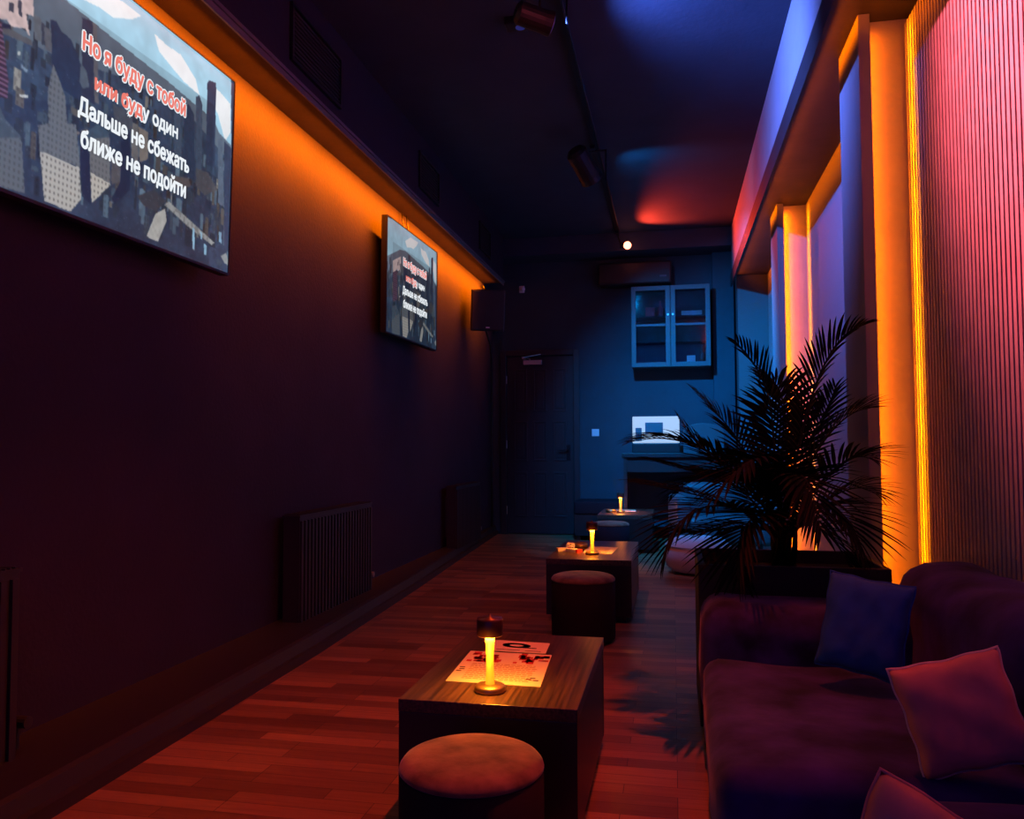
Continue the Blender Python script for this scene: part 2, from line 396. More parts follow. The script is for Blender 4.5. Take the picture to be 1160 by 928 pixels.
# ================================================================== TELEVISIONS
CITY = [
    ('sky', (0.6, 0.82, 0.93), [(-0.0, 0.987), (0.979, 1.138), (1.022, -0.04), (-0.029, -0.191)]),
    ('cloud', (0.93, 0.95, 0.97), [(0.318, 0.888), (0.423, 0.959), (0.578, 0.964), (0.546, 0.92), (0.479, 0.866), (0.432, 0.866), (0.358, 0.842)]),
    ('cloud', (0.93, 0.94, 0.96), [(0.63, 0.932), (0.684, 0.923), (0.741, 0.93), (0.811, 0.867), (0.83, 0.804), (0.757, 0.816), (0.71, 0.838), (0.65, 0.87)]),
    ('cloud', (0.92, 0.94, 0.96), [(0.869, 0.904), (0.932, 0.894), (0.984, 0.873), (0.99, 0.728), (0.964, 0.665), (0.923, 0.774), (0.89, 0.817)]),
    ('haze', (0.42, 0.52, 0.62), [(-0.006, 0.643), (0.225, 0.778), (0.334, 0.801), (0.488, 0.782), (0.69, 0.765), (0.828, 0.742), (0.902, 0.737), (0.93, 0.689), (0.997, 0.664), (1.022, -0.04), (-0.029, -0.191)]),
    ('mid', (0.24, 0.36, 0.5), [(0.001, 0.428), (0.166, 0.579), (0.21, 0.556), (0.304, 0.564), (0.407, 0.605), (0.524, 0.65), (0.657, 0.667), (0.769, 0.687), (1.0, 0.573), (1.022, -0.04), (-0.029, -0.191)]),
    ('low', (0.2, 0.3, 0.43), [(0.007, 0.239), (0.217, 0.34), (0.386, 0.43), (0.561, 0.481), (0.737, 0.498), (1.005, 0.437), (1.022, -0.04), (-0.029, -0.191)]),
    ('t', (0.2, 0.27, 0.4), [(0.382, 0.777), (0.415, 0.793), (0.434, 0.466), (0.392, 0.477)]),
    ('t', (0.45, 0.46, 0.5), [(0.415, 0.789), (0.429, 0.791), (0.445, 0.481), (0.431, 0.478)]),
    ('t', (0.16, 0.27, 0.42), [(0.292, 0.688), (0.309, 0.697), (0.325, 0.671), (0.351, 0.666), (0.368, 0.632), (0.386, 0.588), (0.39, 0.451), (0.307, 0.457)]),
    ('t', (0.45, 0.5, 0.56), [(0.247, 0.67), (0.269, 0.667), (0.271, 0.584), (0.253, 0.58)]),
    ('t', (0.25, 0.32, 0.42), [(0.269, 0.66), (0.281, 0.651), (0.283, 0.581), (0.272, 0.577)]),
    ('t', (0.42, 0.46, 0.52), [(0.276, 0.647), (0.296, 0.648), (0.301, 0.569), (0.282, 0.566)]),
    ('t', (0.9, 0.78, 0.78), [(0.103, 0.641), (0.245, 0.723), (0.248, 0.66), (0.229, 0.65), (0.241, 0.577), (0.227, 0.596), (0.192, 0.572), (0.183, 0.588), (0.107, 0.531)]),
    ('t', (0.3, 0.34, 0.44), [(0.185, 0.653), (0.198, 0.659), (0.197, 0.626), (0.186, 0.622)]),
    ('t', (0.3, 0.34, 0.44), [(0.206, 0.679), (0.215, 0.688), (0.219, 0.628), (0.21, 0.632)]),
    ('t', (0.42, 0.44, 0.48), [(0.167, 0.561), (0.246, 0.568), (0.247, 0.549), (0.168, 0.531)]),
    ('t', (0.16, 0.22, 0.36), [(0.126, 0.537), (0.192, 0.578), (0.192, 0.562), (0.127, 0.519)]),
    ('stripes', (0.5, 0.36, 0.5), [(0.106, 0.539), (0.17, 0.571), (0.182, 0.469), (0.194, 0.37), (0.192, 0.315), (0.115, 0.282)]),
    ('t', (0.38, 0.47, 0.56), [(0.385, 0.598), (0.402, 0.583), (0.413, 0.528), (0.394, 0.503), (0.382, 0.526)]),
    ('t', (0.55, 0.53, 0.52), [(0.371, 0.316), (0.415, 0.36), (0.416, 0.346), (0.374, 0.308)]),
    ('t', (0.5, 0.5, 0.5), [(0.555, 0.484), (0.581, 0.491), (0.589, 0.338), (0.563, 0.338)]),
    ('t', (0.58, 0.54, 0.5), [(0.584, 0.482), (0.621, 0.483), (0.625, 0.368), (0.593, 0.333)]),
    ('t', (0.33, 0.38, 0.44), [(0.491, 0.514), (0.56, 0.526), (0.563, 0.444), (0.5, 0.439)]),
    ('t', (0.22, 0.32, 0.46), [(0.658, 0.628), (0.701, 0.675), (0.718, 0.384), (0.674, 0.39)]),
    ('t', (0.28, 0.38, 0.5), [(0.719, 0.68), (0.746, 0.691), (0.763, 0.41), (0.733, 0.401)]),
    ('t', (0.17, 0.27, 0.4), [(0.761, 0.694), (0.784, 0.727), (0.809, 0.694), (0.824, 0.382), (0.776, 0.376)]),
    ('t', (0.26, 0.36, 0.48), [(0.814, 0.784), (0.83, 0.804), (0.844, 0.771), (0.858, 0.379), (0.829, 0.384)]),
    ('t', (0.19, 0.28, 0.42), [(0.865, 0.892), (0.873, 0.911), (0.908, 0.925), (0.915, 0.5), (0.871, 0.491)]),
    ('t', (0.36, 0.45, 0.56), [(0.927, 0.651), (0.949, 0.674), (0.971, 0.328), (0.939, 0.334)]),
    ('t', (0.22, 0.3, 0.44), [(0.959, 0.662), (0.997, 0.65), (1.017, 0.097), (0.978, 0.126)]),
    ('t', (0.33, 0.43, 0.52), [(0.097, 0.236), (0.176, 0.273), (0.19, 0.242), (0.226, 0.213), (0.231, 0.204), (0.101, 0.113)]),
    ('win', (0.46, 0.52, 0.58), [(0.101, 0.119), (0.231, 0.204), (0.246, 0.012), (0.228, 0.009), (0.105, -0.008)]),
    ('win', (0.5, 0.55, 0.6), [(0.305, 0.532), (0.326, 0.482), (0.343, 0.434), (0.352, 0.338), (0.378, 0.352), (0.396, 0.194), (0.28, 0.184), (0.272, 0.276), (0.3, 0.302), (0.294, 0.417)]),
    ('win2', (0.78, 0.77, 0.75), [(0.28, 0.187), (0.394, 0.192), (0.403, 0.072), (0.373, 0.009), (0.298, 0.011)]),
    ('t', (0.13, 0.2, 0.33), [(0.389, 0.335), (0.419, 0.327), (0.434, 0.067), (0.405, 0.087)]),
    ('win', (0.52, 0.54, 0.56), [(0.419, 0.327), (0.484, 0.377), (0.494, 0.185), (0.427, 0.191)]),
    ('win2', (0.8, 0.78, 0.74), [(0.427, 0.194), (0.497, 0.183), (0.436, 0.075)]),
    ('t', (0.28, 0.4, 0.5), [(0.413, 0.344), (0.442, 0.4), (0.484, 0.391), (0.484, 0.373), (0.417, 0.319)]),
    ('t', (0.4, 0.4, 0.42), [(0.493, 0.295), (0.526, 0.3), (0.526, 0.211), (0.497, 0.183)]),
    ('t', (0.13, 0.2, 0.32), [(0.522, 0.417), (0.554, 0.43), (0.562, 0.197), (0.511, 0.107), (0.499, 0.126), (0.529, 0.216)]),
    ('t', (0.72, 0.72, 0.7), [(0.63, 0.027), (0.661, 0.143), (0.699, 0.186), (0.708, 0.134), (0.676, 0.023)]),
    ('t', (0.6, 0.62, 0.62), [(0.695, 0.2), (0.713, 0.226), (0.811, 0.183), (0.928, 0.127), (0.915, 0.109), (0.796, 0.151)]),
    ('t', (0.27, 0.3, 0.34), [(0.588, 0.184), (0.654, 0.247), (0.702, 0.22), (0.661, 0.151), (0.612, 0.158)]),
    ('t', (0.4, 0.38, 0.38), [(0.712, 0.347), (0.796, 0.379), (0.805, 0.342), (0.721, 0.296)]),
    ('t', (0.34, 0.36, 0.4), [(0.826, 0.447), (0.885, 0.456), (0.932, 0.402), (0.872, 0.335), (0.829, 0.363)]),
    ('t', (0.55, 0.78, 0.92), [(0.82, 0.154), (0.831, 0.15), (0.834, 0.049), (0.824, 0.053)]),
    ('t', (0.55, 0.78, 0.92), [(0.858, 0.153), (0.866, 0.149), (0.868, 0.114), (0.859, 0.119)]),
    ('t', (0.55, 0.78, 0.92), [(0.877, 0.101), (0.89, 0.098), (0.891, 0.046), (0.878, 0.049)]),
    ('t', (0.45, 0.62, 0.75), [(0.948, 0.195), (0.962, 0.192), (0.964, 0.138), (0.95, 0.141)]),
    ('t', (0.55, 0.58, 0.6), [(0.962, 0.074), (0.989, 0.103), (1.01, 0.038), (0.981, 0.046)]),
    ('t', (0.85, 0.88, 0.9), [(0.221, 0.353), (0.243, 0.366), (0.244, 0.357), (0.224, 0.345)]),
    ('t', (0.8, 0.84, 0.86), [(0.212, 0.501), (0.218, 0.503), (0.219, 0.491), (0.212, 0.488)]),
    ('t', (0.5, 0.62, 0.75), [(0.222, 0.464), (0.24, 0.454), (0.236, 0.441), (0.22, 0.45)]),
]

def paint_city(nx, ny):
    u, v = np.meshgrid((np.arange(nx)+0.5)/nx, (np.arange(ny)+0.5)/ny)
    img = np.zeros((ny, nx, 3)); img[:] = (0.2, 0.3, 0.43)
    rs = np.random.RandomState(3)
    def inside(poly):
        r = np.zeros(u.shape, bool); n = len(poly)
        for i in range(n):
            x1, y1 = poly[i]; x2, y2 = poly[(i+1) % n]
            if y1 == y2: continue
            r ^= ((y1 > v) != (y2 > v)) & (u < (x2-x1)*(v-y1)/(y2-y1)+x1)
        return r
    def noise(gx, gy):
        g = rs.rand(gy+2, gx+2); x = u*gx; y = v*gy; xi = x.astype(int); yi = y.astype(int); fx = (x-xi); fy = (y-yi)
        fx = fx*fx*(3-2*fx); fy = fy*fy*(3-2*fy)
        return (g[yi, xi]*(1-fx)*(1-fy)+g[yi, xi+1]*fx*(1-fy)+g[yi+1, xi]*(1-fx)*fy+g[yi+1, xi+1]*fx*fy)
    n1 = noise(12, 7)*0.5+noise(28, 16)*0.3+noise(60, 34)*0.2
    n2 = noise(110, 60)
    blocks = []
    for k in range(420):
        v0 = 0.02+0.62*rs.rand()**0.8; u0 = rs.rand(); w_ = 0.006+0.016*rs.rand()*(1.3-v0); h_ = 0.02+0.10*rs.rand()*(1.0-v0*0.8)
        if v0+h_ > 0.74-0.12*u0: continue
        g = 0.16+0.26*rs.rand()**2; c = (g, g*1.3+0.02, g*1.5+0.05) if rs.rand() < 0.75 else (g*1.5, g*1.5, g*1.45)
        blocks.append(('win' if rs.rand() < 0.35 else 't', c, [(u0, v0), (u0+w_, v0), (u0+w_, v0+h_), (u0+w_*0.5, v0+h_*1.05), (u0, v0+h_)]))
    blocks.sort(key=lambda b_: -b_[2][0][1])
    first = [i for i, c_ in enumerate(CITY) if c_[0] == 'low'][0]+1
    for kind, col, poly in CITY[:first]+blocks+CITY[first:]:
        k = inside(poly); c = np.array(col)
        if kind == 'win': s = np.where(((u*nx/5.0) % 1 < 0.5) & ((v*ny/6.0) % 1 < 0.55), 0.78, 1.0)
        elif kind == 'win2': s = np.where(((u*nx/5.0) % 1 < 0.42) & ((v*ny/6.0) % 1 < 0.5), 0.70, 1.0)
        elif kind == 'stripes': s = np.where((v*ny/4.5) % 1 < 0.5, 0.6, 1.15)
        elif kind in ('mid', 'low'): s = 0.72+0.5*n1+0.22*(n2-0.5)
        elif kind == 'haze': s = 0.82+0.35*n1
        elif kind == 'sky': s = 0.86+0.25*n1
        elif kind == 'cloud': s = 0.92+0.12*n1
        else: s = 0.92+0.16*n2
        s = np.asarray(s)*np.ones_like(u)
        img[k] = c*s[k][:, None]
    # small lit specks of streets and roofs
    spk = (rs.rand(ny, nx) > 0.994) & (v < 0.55) & (u > 0.1)
    img[spk] = img[spk]*0.5+np.array((0.36, 0.4, 0.44))
    # the darker rectangle laid under the karaoke text
    over = (u < 0.905) & (v < 0.805) & (u > 0.10)
    img[over] *= 0.86
    p = np.pad(img, ((1, 1), (1, 1), (0, 0)), mode='edge')
    img = 0.4*p[1:-1, 1:-1]+0.15*(p[:-2, 1:-1]+p[2:, 1:-1]+p[1:-1, :-2]+p[1:-1, 2:])
    grey = img.mean(axis=2, keepdims=True)
    img = grey+(img-grey)*0.80
    img = np.where(grey < 0.52, img*0.88, img)
    return np.clip(img, 0, 1)
def srgb(a): return np.where(a <= 0.04045, a/12.92, ((a+0.055)/1.055)**2.4)
NX, NY = 420, 248
city = srgb(paint_city(NX, NY))
def picture_mesh(W, H, gain):
    xs = np.linspace(-W/2, W/2, NX+1); ys_ = np.linspace(-H/2, H/2, NY+1)
    X, Y = np.meshgrid(xs, ys_)
    co = np.stack([X, Y, np.zeros_like(X)], -1).reshape(-1, 3)
    i = np.arange(NX)[None, :]+np.arange(NY)[:, None]*(NX+1)
    f = np.stack([i, i+1, i+NX+2, i+NX+1], -1).reshape(-1, 4)
    me = bpy.data.meshes.new('screen')
    me.vertices.add(len(co)); me.vertices.foreach_set('co', co.ravel())
    me.loops.add(f.size); me.loops.foreach_set('vertex_index', f.ravel().astype(np.int32))
    me.polygons.add(len(f)); me.polygons.foreach_set('loop_start', np.arange(0, f.size, 4, dtype=np.int32))
    me.update(calc_edges=True)
    a = me.color_attributes.new('picture', 'FLOAT_COLOR', 'CORNER')
    c = np.ones((NY*NX, 4)); c[:, :3] = city.reshape(-1, 3)*gain
    a.data.foreach_set('color', np.repeat(c, 4, axis=0).ravel())
    me.materials.append(M['screen'])
    return me
LINES = [('Но я буду с тобой', 17, 0.388, 0.768, 0.657, 0.070), ('или буду один', 7, 0.430, 0.738, 0.531, 0.060),
         ('Дальше не сбежать', 0, 0.382, 0.792, 0.401, 0.068), ('ближе не подойти', 0, 0.394, 0.782, 0.277, 0.070)]
def text_mesh(s, nred, mats):
    # one material slot per character while converting, so that single letters can be reshaped afterwards
    body = s.replace('н', 'Н').replace('ь', 'Ь')
    cu = bpy.data.curves.new('t', 'FONT'); cu.body = body; cu.size = 1; cu.resolution_u = 4
    for i in range(len(s)): cu.materials.append(M[mats[1 if i < nred else 0]])
    for i, ch in enumerate(cu.body_format): ch.material_index = i
    o = bpy.data.objects.new('t', cu); C.objects.link(o)
    dg = bpy.context.evaluated_depsgraph_get()
    me = bpy.data.meshes.new_from_object(o.evaluated_get(dg))
    bpy.data.objects.remove(o); bpy.data.curves.remove(cu)
    n = len(me.vertices); co = np.zeros(n*3); me.vertices.foreach_get('co', co); co = co.reshape(-1, 3)
    own = np.full(n, -1)
    for p in me.polygons:
        for v in p.vertices: own[v] = p.material_index
    shift = 0.0
    for i, ch in enumerate(s):
        k = own == i
        if not k.any(): continue
        if ch in 'нь':
            x0, x1 = co[k, 0].min(), co[k, 0].max(); w_ = x1-x0; f = 0.80
            co[k, 0] = (co[k, 0]-x0)*f+x0-shift; co[k, 1] *= 0.755; shift += w_*(1-f)
        else: co[k, 0] -= shift
    me.vertices.foreach_set('co', co.ravel())
    idx = np.array([1 if p.material_index < nred else 0 for p in me.polygons], dtype=np.int32)
    me.materials.clear()
    for m_ in mats: me.materials.append(M[m_])
    me.polygons.foreach_set('material_index', idx)
    return me
def television(loc, yaw, tilt, W, H, label, umap, gain):
    t = root('television', loc, label, 'television')
    d = Vector((math.sin(yaw), math.cos(yaw), 0)); n0 = Vector((math.cos(yaw), -math.sin(yaw), 0))
    u_ = Vector((0, 0, 1))*math.cos(tilt)+n0*math.sin(tilt); n = d.cross(u_)
    t.rotation_euler = Matrix((d, u_, n)).transposed().to_euler()
    q = B(); box(q, -W/2-0.008, W/2+0.008, -H/2-0.012, H/2+0.008, -0.045, -0.001); box(q, -W*0.33, W*0.33, -H*0.36, H*0.30, -0.075, -0.045)
    link('housing', q, 'black', t, bevel=0.004)
    q = B()
    for a in ((-W/2-0.008, -W/2, -H/2-0.012, H/2+0.008), (W/2, W/2+0.008, -H/2-0.012, H/2+0.008)): box(q, a[0], a[1], a[2], a[3], -0.001, 0.004)
    box(q, -W/2, W/2, H/2, H/2+0.008, -0.001, 0.004); box(q, -W/2, W/2, -H/2-0.012, -H/2, -0.001, 0.004)
    link('bezel', q, 'black', t)
    q = B(); box(q, -0.16, 0.16, -0.14, 0.14, -0.130, -0.075); link('wall_bracket', q, 'blackm', t)
    s = bpy.data.objects.new('screen', picture_mesh(W, H, gain)); C.objects.link(s); s.parent = t
    for k, (txt, nred, u0, u1, v0, cap) in enumerate(LINES):
        u0, u1 = umap(u0), umap(u1)
        me = text_mesh(txt, nred, ('tvwhite', 'tvred'))
        co = np.zeros(len(me.vertices)*3); me.vertices.foreach_get('co', co); co = co.reshape(-1, 3)
        X0, X1 = co[:, 0].min(), co[:, 0].max()
        co[:, 0] = ((co[:, 0]-X0)/(X1-X0)*(u1-u0)+u0-0.5)*W
        co[:, 1] = (v0-0.5)*H+co[:, 1]*cap*H/0.72
        co[:, 2] = 0.0018
        me.vertices.foreach_set('co', co.ravel()); me.update()
        def ring(r): return [(r*math.cos(2*PI*i/8)*H/0.94, r*math.sin(2*PI*i/8)*H/0.94) for i in range(8)]
        bb = bmesh.new()
        for (dx, dy, dz, white) in ([(x, y, -0.0006, True) for x, y in ring(0.0085)] if nred else [])+[(x, y, 0, False) for x, y in ring(0.003)]:
            n0_ = len(bb.faces); nv = len(bb.verts); bb.from_mesh(me); bb.verts.ensure_lookup_table(); bb.faces.ensure_lookup_table()
            for vv in bb.verts[nv:]: vv.co += Vector((dx, dy, dz))
            if white:
                bmesh.ops.delete(bb, geom=[ff for ff in bb.faces[n0_:] if ff.material_index == 0], context='FACES')
                bb.faces.ensure_lookup_table()
                for ff in bb.faces[n0_:]: ff.material_index = 0
        mm = bpy.data.meshes.new('lyric_line'); bb.to_mesh(mm); bb.free()
        for x in me.materials: mm.materials.append(x)
        me = mm
        if True:
                o = bpy.data.objects.new('lyric_line', me); C.objects.link(o); o.parent = s
                if nred: tag(o, 'coral red lyric line with white outline' if nred > 10 else 'lyric line half coral red, half white')
    return t
tv1 = television((-2.1, 2.656, 2.413), 0.0155, 0.0247, 1.6, 0.94, 'large wall television nearest the camera showing a city skyline with karaoke lyrics', lambda u: u, 1.0)
tv2 = television((-2.1, 6.276, 2.421), 0.0213, 0.0111, 1.214, 0.885, 'smaller-looking farther television showing the same karaoke lyrics beside the wall speaker', lambda u: 0.285+(u-0.382)/0.41*0.503, 0.55)
for i, (y, dz) in enumerate(((6.30, 0), (6.42, 0))):
    q = B()
    tube(q, [(-2.215, y, 3.08), (-2.21, y+0.01, 3.00), (-2.20, y+0.03, 2.93), (-2.17, y+(0.06 if i else -0.03), 2.84), (-2.16, y+0.03, 2.70)], 0.006)
    tag(link('power_cable', q, 'black', smooth=True), ('left' if i == 0 else 'right') + ' one of two thin black cables dropping behind the farther television', 'cable', 'television cables')

# ================================================================== WALL SPEAKER
t = root('wall_speaker', (-2.00, 8.45, 2.60), 'black loudspeaker on a wall bracket near the back left corner, tilted down', 'speaker', rot=(math.radians(10), 0, math.radians(24)))
q = B()
pr_ = [(-0.20, 0.12), (0.20, 0.12), (0.14, -0.13+0.30), ]
vs = []
for z in (-0.225, 0.225):
    vs.append([q.verts.new((x, y, z)) for x, y in ((-0.19, -0.14), (0.19, -0.14), (0.12, 0.16), (-0.12, 0.16))])
for k in range(4): q.faces.new((vs[0][k], vs[0][(k+1) % 4], vs[1][(k+1) % 4], vs[1][k]))
q.faces.new(vs[0]); q.faces.new(vs[1])
link('cabinet', q, 'black', t, bevel=0.012)
q = B(); box(q, -0.175, 0.175, -0.152, -0.141, -0.21, 0.21); link('grille', q, 'grille', t, bevel=0.004)
q = B(); box(q, -0.02, 0.02, -0.156, -0.152, -0.19, -0.178); tag(link('badge', q, 'steel', t), 'small oval silver badge')
q = B(); box(q, -0.035, 0.035, 0.16, 0.26, -0.05, 0.05); link('bracket', q, 'blackm', t)
q = B(); tube(q, [(0, 0.13, 0.225), (0, 0.20, 0.26), (0.0, 0.3, 0.26)], 0.012); link('bracket_arm', q, 'blackm', t)
q = B(); tube(q, [(-2.04, 8.60, 2.42), (-2.08, 9.0, 2.3), (-2.19, 9.55, 2.2), (-2.20, 9.6, 1.0), (-2.20, 9.6, 0.12)], 0.010)
tag(link('speaker_cable', q, 'black', smooth=True), 'black cable running down the corner from the wall speaker to the skirting', 'cable')

# small white sensor on the back wall
t = root('security_camera', (-1.86, YB, 3.10), 'tiny white security camera high on the back wall beside the speaker', 'security camera')
q = B(); box(q, -0.035, 0.035, -0.02, 0, -0.045, 0.045); link('mount', q, 'white', t, bevel=0.008)
q = B(); tube(q, [(0, -0.02, 0), (0.02, -0.07, -0.01), (0.03, -0.12, -0.02)], lambda s: 0.02+0.012*s, 14); link('body', q, 'white', t, smooth=True)

# ================================================================== RADIATORS
def radiator(y0, y1, label):
    t = root('radiator', (XL, (y0+y1)/2, 0.0), label, 'radiator', 'radiators along the left wall')
    L = (y1-y0)/2
    q = B(); box(q, 0.05, 0.15, -L, L, 0.08, 0.70); n = int(2*L/0.045); p = 2*L/n
    for k in range(n): box(q, 0.15, 0.162, -L+p*k+0.006, -L+p*(k+1)-0.016, 0.10, 0.68)
    link('panel', q, 'radiator', t)
    q = B(); box(q, 0.045, 0.155, -L-0.006, L+0.006, 0.700, 0.712)
    y = -L+0.01
    while y < L-0.01: box(q, 0.05, 0.15, y, y+0.006, 0.712, 0.718); y += 0.02
    link('top_grille', q, 'radiator', t)
    q = B(); tube(q, [(0.10, L+0.0, 0.2), (0.10, L+0.05, 0.2), (0.10, L+0.05, 0.11)], 0.012); link('pipe', q, 'radiator', t)
    q = B(); tube(q, [(0.10, L+0.05, 0.2), (0.15, L+0.05, 0.2)], 0.02, 12); link('valve', q, 'steel' if y0 > 3 else 'radiator', t)
    for s in (-1, 1): q = B(); box(q, 0.002, 0.05, s*(L-0.12)-0.02, s*(L-0.12)+0.02, 0.2, 0.6); link('bracket', q, 'radiator', t)
radiator(4.22, 5.32, 'dark ribbed radiator on the left wall, middle of the three, beside the nearest table')
radiator(7.55, 8.55, 'dark ribbed radiator on the left wall nearest the back door')
radiator(0.95, 2.24, 'dark ribbed radiator at the left edge of view below the large television')

# ================================================================== CEILING TRACK AND SPOTS
t = root('ceiling_track', (-0.61, 5.0, ZC), 'long black lighting track running along the ceiling', 'lighting track')
q = B(); box(q, -0.018, 0.018, -4.6, 4.42, -0.032, 0); link('rail', q, 'blackm', t)
q = B(); tube(q, [(0.02, -4.4, -0.02), (0.03, -2.0, -0.03), (0.022, -0.4, -0.022), (0.03, 1.5, -0.03), (0.022, 4.3, -0.02)], 0.006); link('cable', q, 'black', t)
def spot_head(key, label, lens='bluebulb'):
    L, T = Vector(SPOTS[key][0]), Vector(SPOTS[key][1])
    t = root('track_spotlight', (L.x, L.y, ZC-0.032), label, 'spotlight', 'spotlights on the ceiling track')
    K = 1.45 if key == 'cyan' else 1.0
    d = (T-L).normalized(); o = Vector((0, 0, L.z-ZC+0.032))
    q = B(); box(q, -0.02, 0.02, -0.06, 0.06, -0.03, 0); link('track_adapter', q, 'black', t)
    q = B(); tube(q, [(-0.075*K, 0, -0.03), (-0.075*K, 0, o.z)], 0.007); tube(q, [(0.075*K, 0, -0.03), (0.075*K, 0, o.z)], 0.007); tube(q, [(-0.08*K, 0, -0.03), (0.08*K, 0, -0.03)], 0.008)
    link('yoke', q, 'blackm', t)
    q = B(); tube(q, [o-d*0.22*K, o-d*0.20*K, o-d*0.19*K, o-d*0.06, o-d*0.015], lambda s: K*(0.045 if s < 0.1 else (0.062 if s < 0.9 else 0.068)), 20); link('housing', q, 'black', t, smooth=False)
    q = B(); tube(q, [o-d*0.014, o-d*0.009], 0.052, 20); link('lens', q, lens, t)
spot_head('pink', 'black track spotlight aimed at the slatted wall, out of frame above')
spot_head('blue', 'black track spotlight aimed at the right beam, out of frame above')
spot_head('cyan', 'black track spotlight hanging mid ceiling, largest in view')
t = root('ceiling_downlight', (-0.05, 2.60, ZC), 'small red downlight on the ceiling above the sofa edge, out of frame', 'downlight')
q = B(); lathe(q, [(0.05, 0), (0.07, 0), (0.07, -0.03), (0.05, -0.03), (0.045, -0.012), (0.045, 0)][::-1], 24); link('ring', q, 'black', t, smooth=False)
q = B(); lathe(q, [(0, -0.004), (0.044, -0.004)], 24); link('lens', q, 'bluebulb', t)
# small lamp at the end of the track
RL = Vector((-0.50, 9.28, 3.44))
t = root('track_spotlight', (-0.61, 9.28, ZC-0.032), 'glowing red lamp at the far end of the ceiling track', 'spotlight', 'spotlights on the ceiling track')
q = B(); box(q, -0.02, 0.02, -0.05, 0.05, -0.03, 0); tube(q, [(0, 0, -0.03), (0.03, 0, -0.12), (0.07, 0, -0.17)], 0.008); link('arm', q, 'black', t)
q = B(); tube(q, [(0.03, 0.0, -0.17), (0.05, 0, -0.17), (0.085, -0.01, -0.175)], 0.035, 16); link('housing', q, 'black', t)
q = B(); bmesh.ops.create_uvsphere(q, u_segments=16, v_segments=10, radius=0.045, matrix=Matrix.Translation((0.12, -0.03, -0.178))); link('bulb', q, 'redbulb', t, smooth=True)
spot_light('red_lamp_light', (-0.43, 9.19, 3.44), (0.70, 8.35, 3.62), (1, 0.05, 0.02), 190, 96, 0.9, size=0.04)
# emergency fitting on the ceiling left of the track; an added floor fill shines from it
t = root('ceiling_fitting', (-0.86, 4.55, ZC), 'small dark box fitting on the ceiling left of the track', 'ceiling fitting')
q = B(); box(q, -0.09, 0.09, -0.05, 0.05, -0.05, 0); link('body', q, 'black', t, bevel=0.006)
q = B(); tube(q, [(0.06, -0.052, -0.02), (0.09, -0.055, -0.022)], 0.004); link('clip', q, 'steel', t)
q = B(); lathe(q, [(0, -0.052), (0.03, -0.052), (0.03, -0.0505), (0, -0.0505)], 20); link('lens', q, 'bluebulb', t)  # lens placed over the added floor fill

# ================================================================== BACK WALL THINGS
t = root('wall_cabinet', (-0.01, YB, 2.04), 'blue-grey wall cabinet with two glazed doors on the back wall', 'cabinet')
W, H, D = 0.46, 0.97, 0.30
q = B(); box(q, -W, W, -0.012, 0, 0, H); box(q, -W, -W+0.02, -D, -0.012, 0, H); box(q, W-0.02, W, -D, -0.012, 0, H); box(q, -W+0.02, W-0.02, -D, -0.012, 0, 0.02); box(q, -W+0.02, W-0.02, -D, -0.012, H-0.02, H)
link('body', q, 'cab', t)
q = B(); box(q, -W+0.02, W-0.02, -0.02, -0.012, 0.02, H-0.02); link('back_lining', q, 'cabin', t)
q = B(); box(q, -W+0.02, W-0.02, -D+0.03, -0.02, 0.60, 0.615); link('shelf', q, 'cabin', t)
q = B(); box(q, -W+0.02, W-0.02, -D+0.03, -0.02, 0.30, 0.312); link('shelf', q, 'cabin', t)
for s in (-1, 1):
    x0, x1 = (-W, -0.003) if s < 0 else (0.003, W)
    q = B(); fw_ = 0.055
    for a in ((x0, x0+fw_, 0, H), (x1-fw_, x1, 0, H), (x0+fw_, x1-fw_, 0, fw_), (x0+fw_, x1-fw_, H-fw_, H), (x0+fw_, x1-fw_, 0.50-0.015, 0.50+0.015)):
        box(q, a[0], a[1], -D-0.022, -D-0.001, a[2], a[3])
    dd = link('door', q, 'cab', t, bevel=0.003)
    q = B(); box(q, x0+fw_-0.005, x1-fw_+0.005, -D-0.012, -D-0.009, fw_, H-fw_); link('glass_pane', q, 'glass', dd)
    q = B(); xk = x1-0.025 if s < 0 else x0+0.025; tube(q, [(xk, -D-0.022, 0.62), (xk, -D-0.045, 0.62)], 0.011, 12); link('knob', q, 'steel', dd)
def small(name, label, cat, mat_, x, y, z, w_, d_, h_, group=None, bevel=0.004):
    q = B(); box(q, -w_/2, w_/2, -d_/2, d_/2, 0, h_)
    o = link(name, q, mat_, bevel=bevel); o.location = (x, y, z); return tag(o, label, cat, group)
small('note_card', 'white card standing at the bottom right inside the wall cabinet', 'card', 'white', 0.225, YB-0.22, 2.062, 0.10, 0.01, 0.115)
def bottle(x, y, z, h, label, m_):
    q = B(); lathe(q, [(0, 0), (0.03, 0), (0.032, 0.01), (0.032, h*0.55), (0.012, h*0.75), (0.012, h*0.97), (0.014, h), (0, h)], 16)
    o = link('bottle', q, m_, smooth=True); o.location = (x, y, z); return tag(o, label, 'bottle', 'bottles in the wall cabinet')
bottle(-0.13, YB-0.15, 2.656, 0.20, 'small bottle behind the left door on the top shelf of the wall cabinet', 'redbox')
bottle(0.36, YB-0.15, 2.064, 0.24, 'dark bottle beside the white card in the wall cabinet', 'cab')
small('gift_box', 'flat pale box behind the right door on the top shelf of the wall cabinet', 'box', 'palebox', 0.24, YB-0.15, 2.656, 0.24, 0.12, 0.06)
small('carton', 'small reddish carton beside the bottle on the top shelf of the wall cabinet', 'box', 'redbox', -0.25, YB-0.15, 2.656, 0.11, 0.08, 0.12)

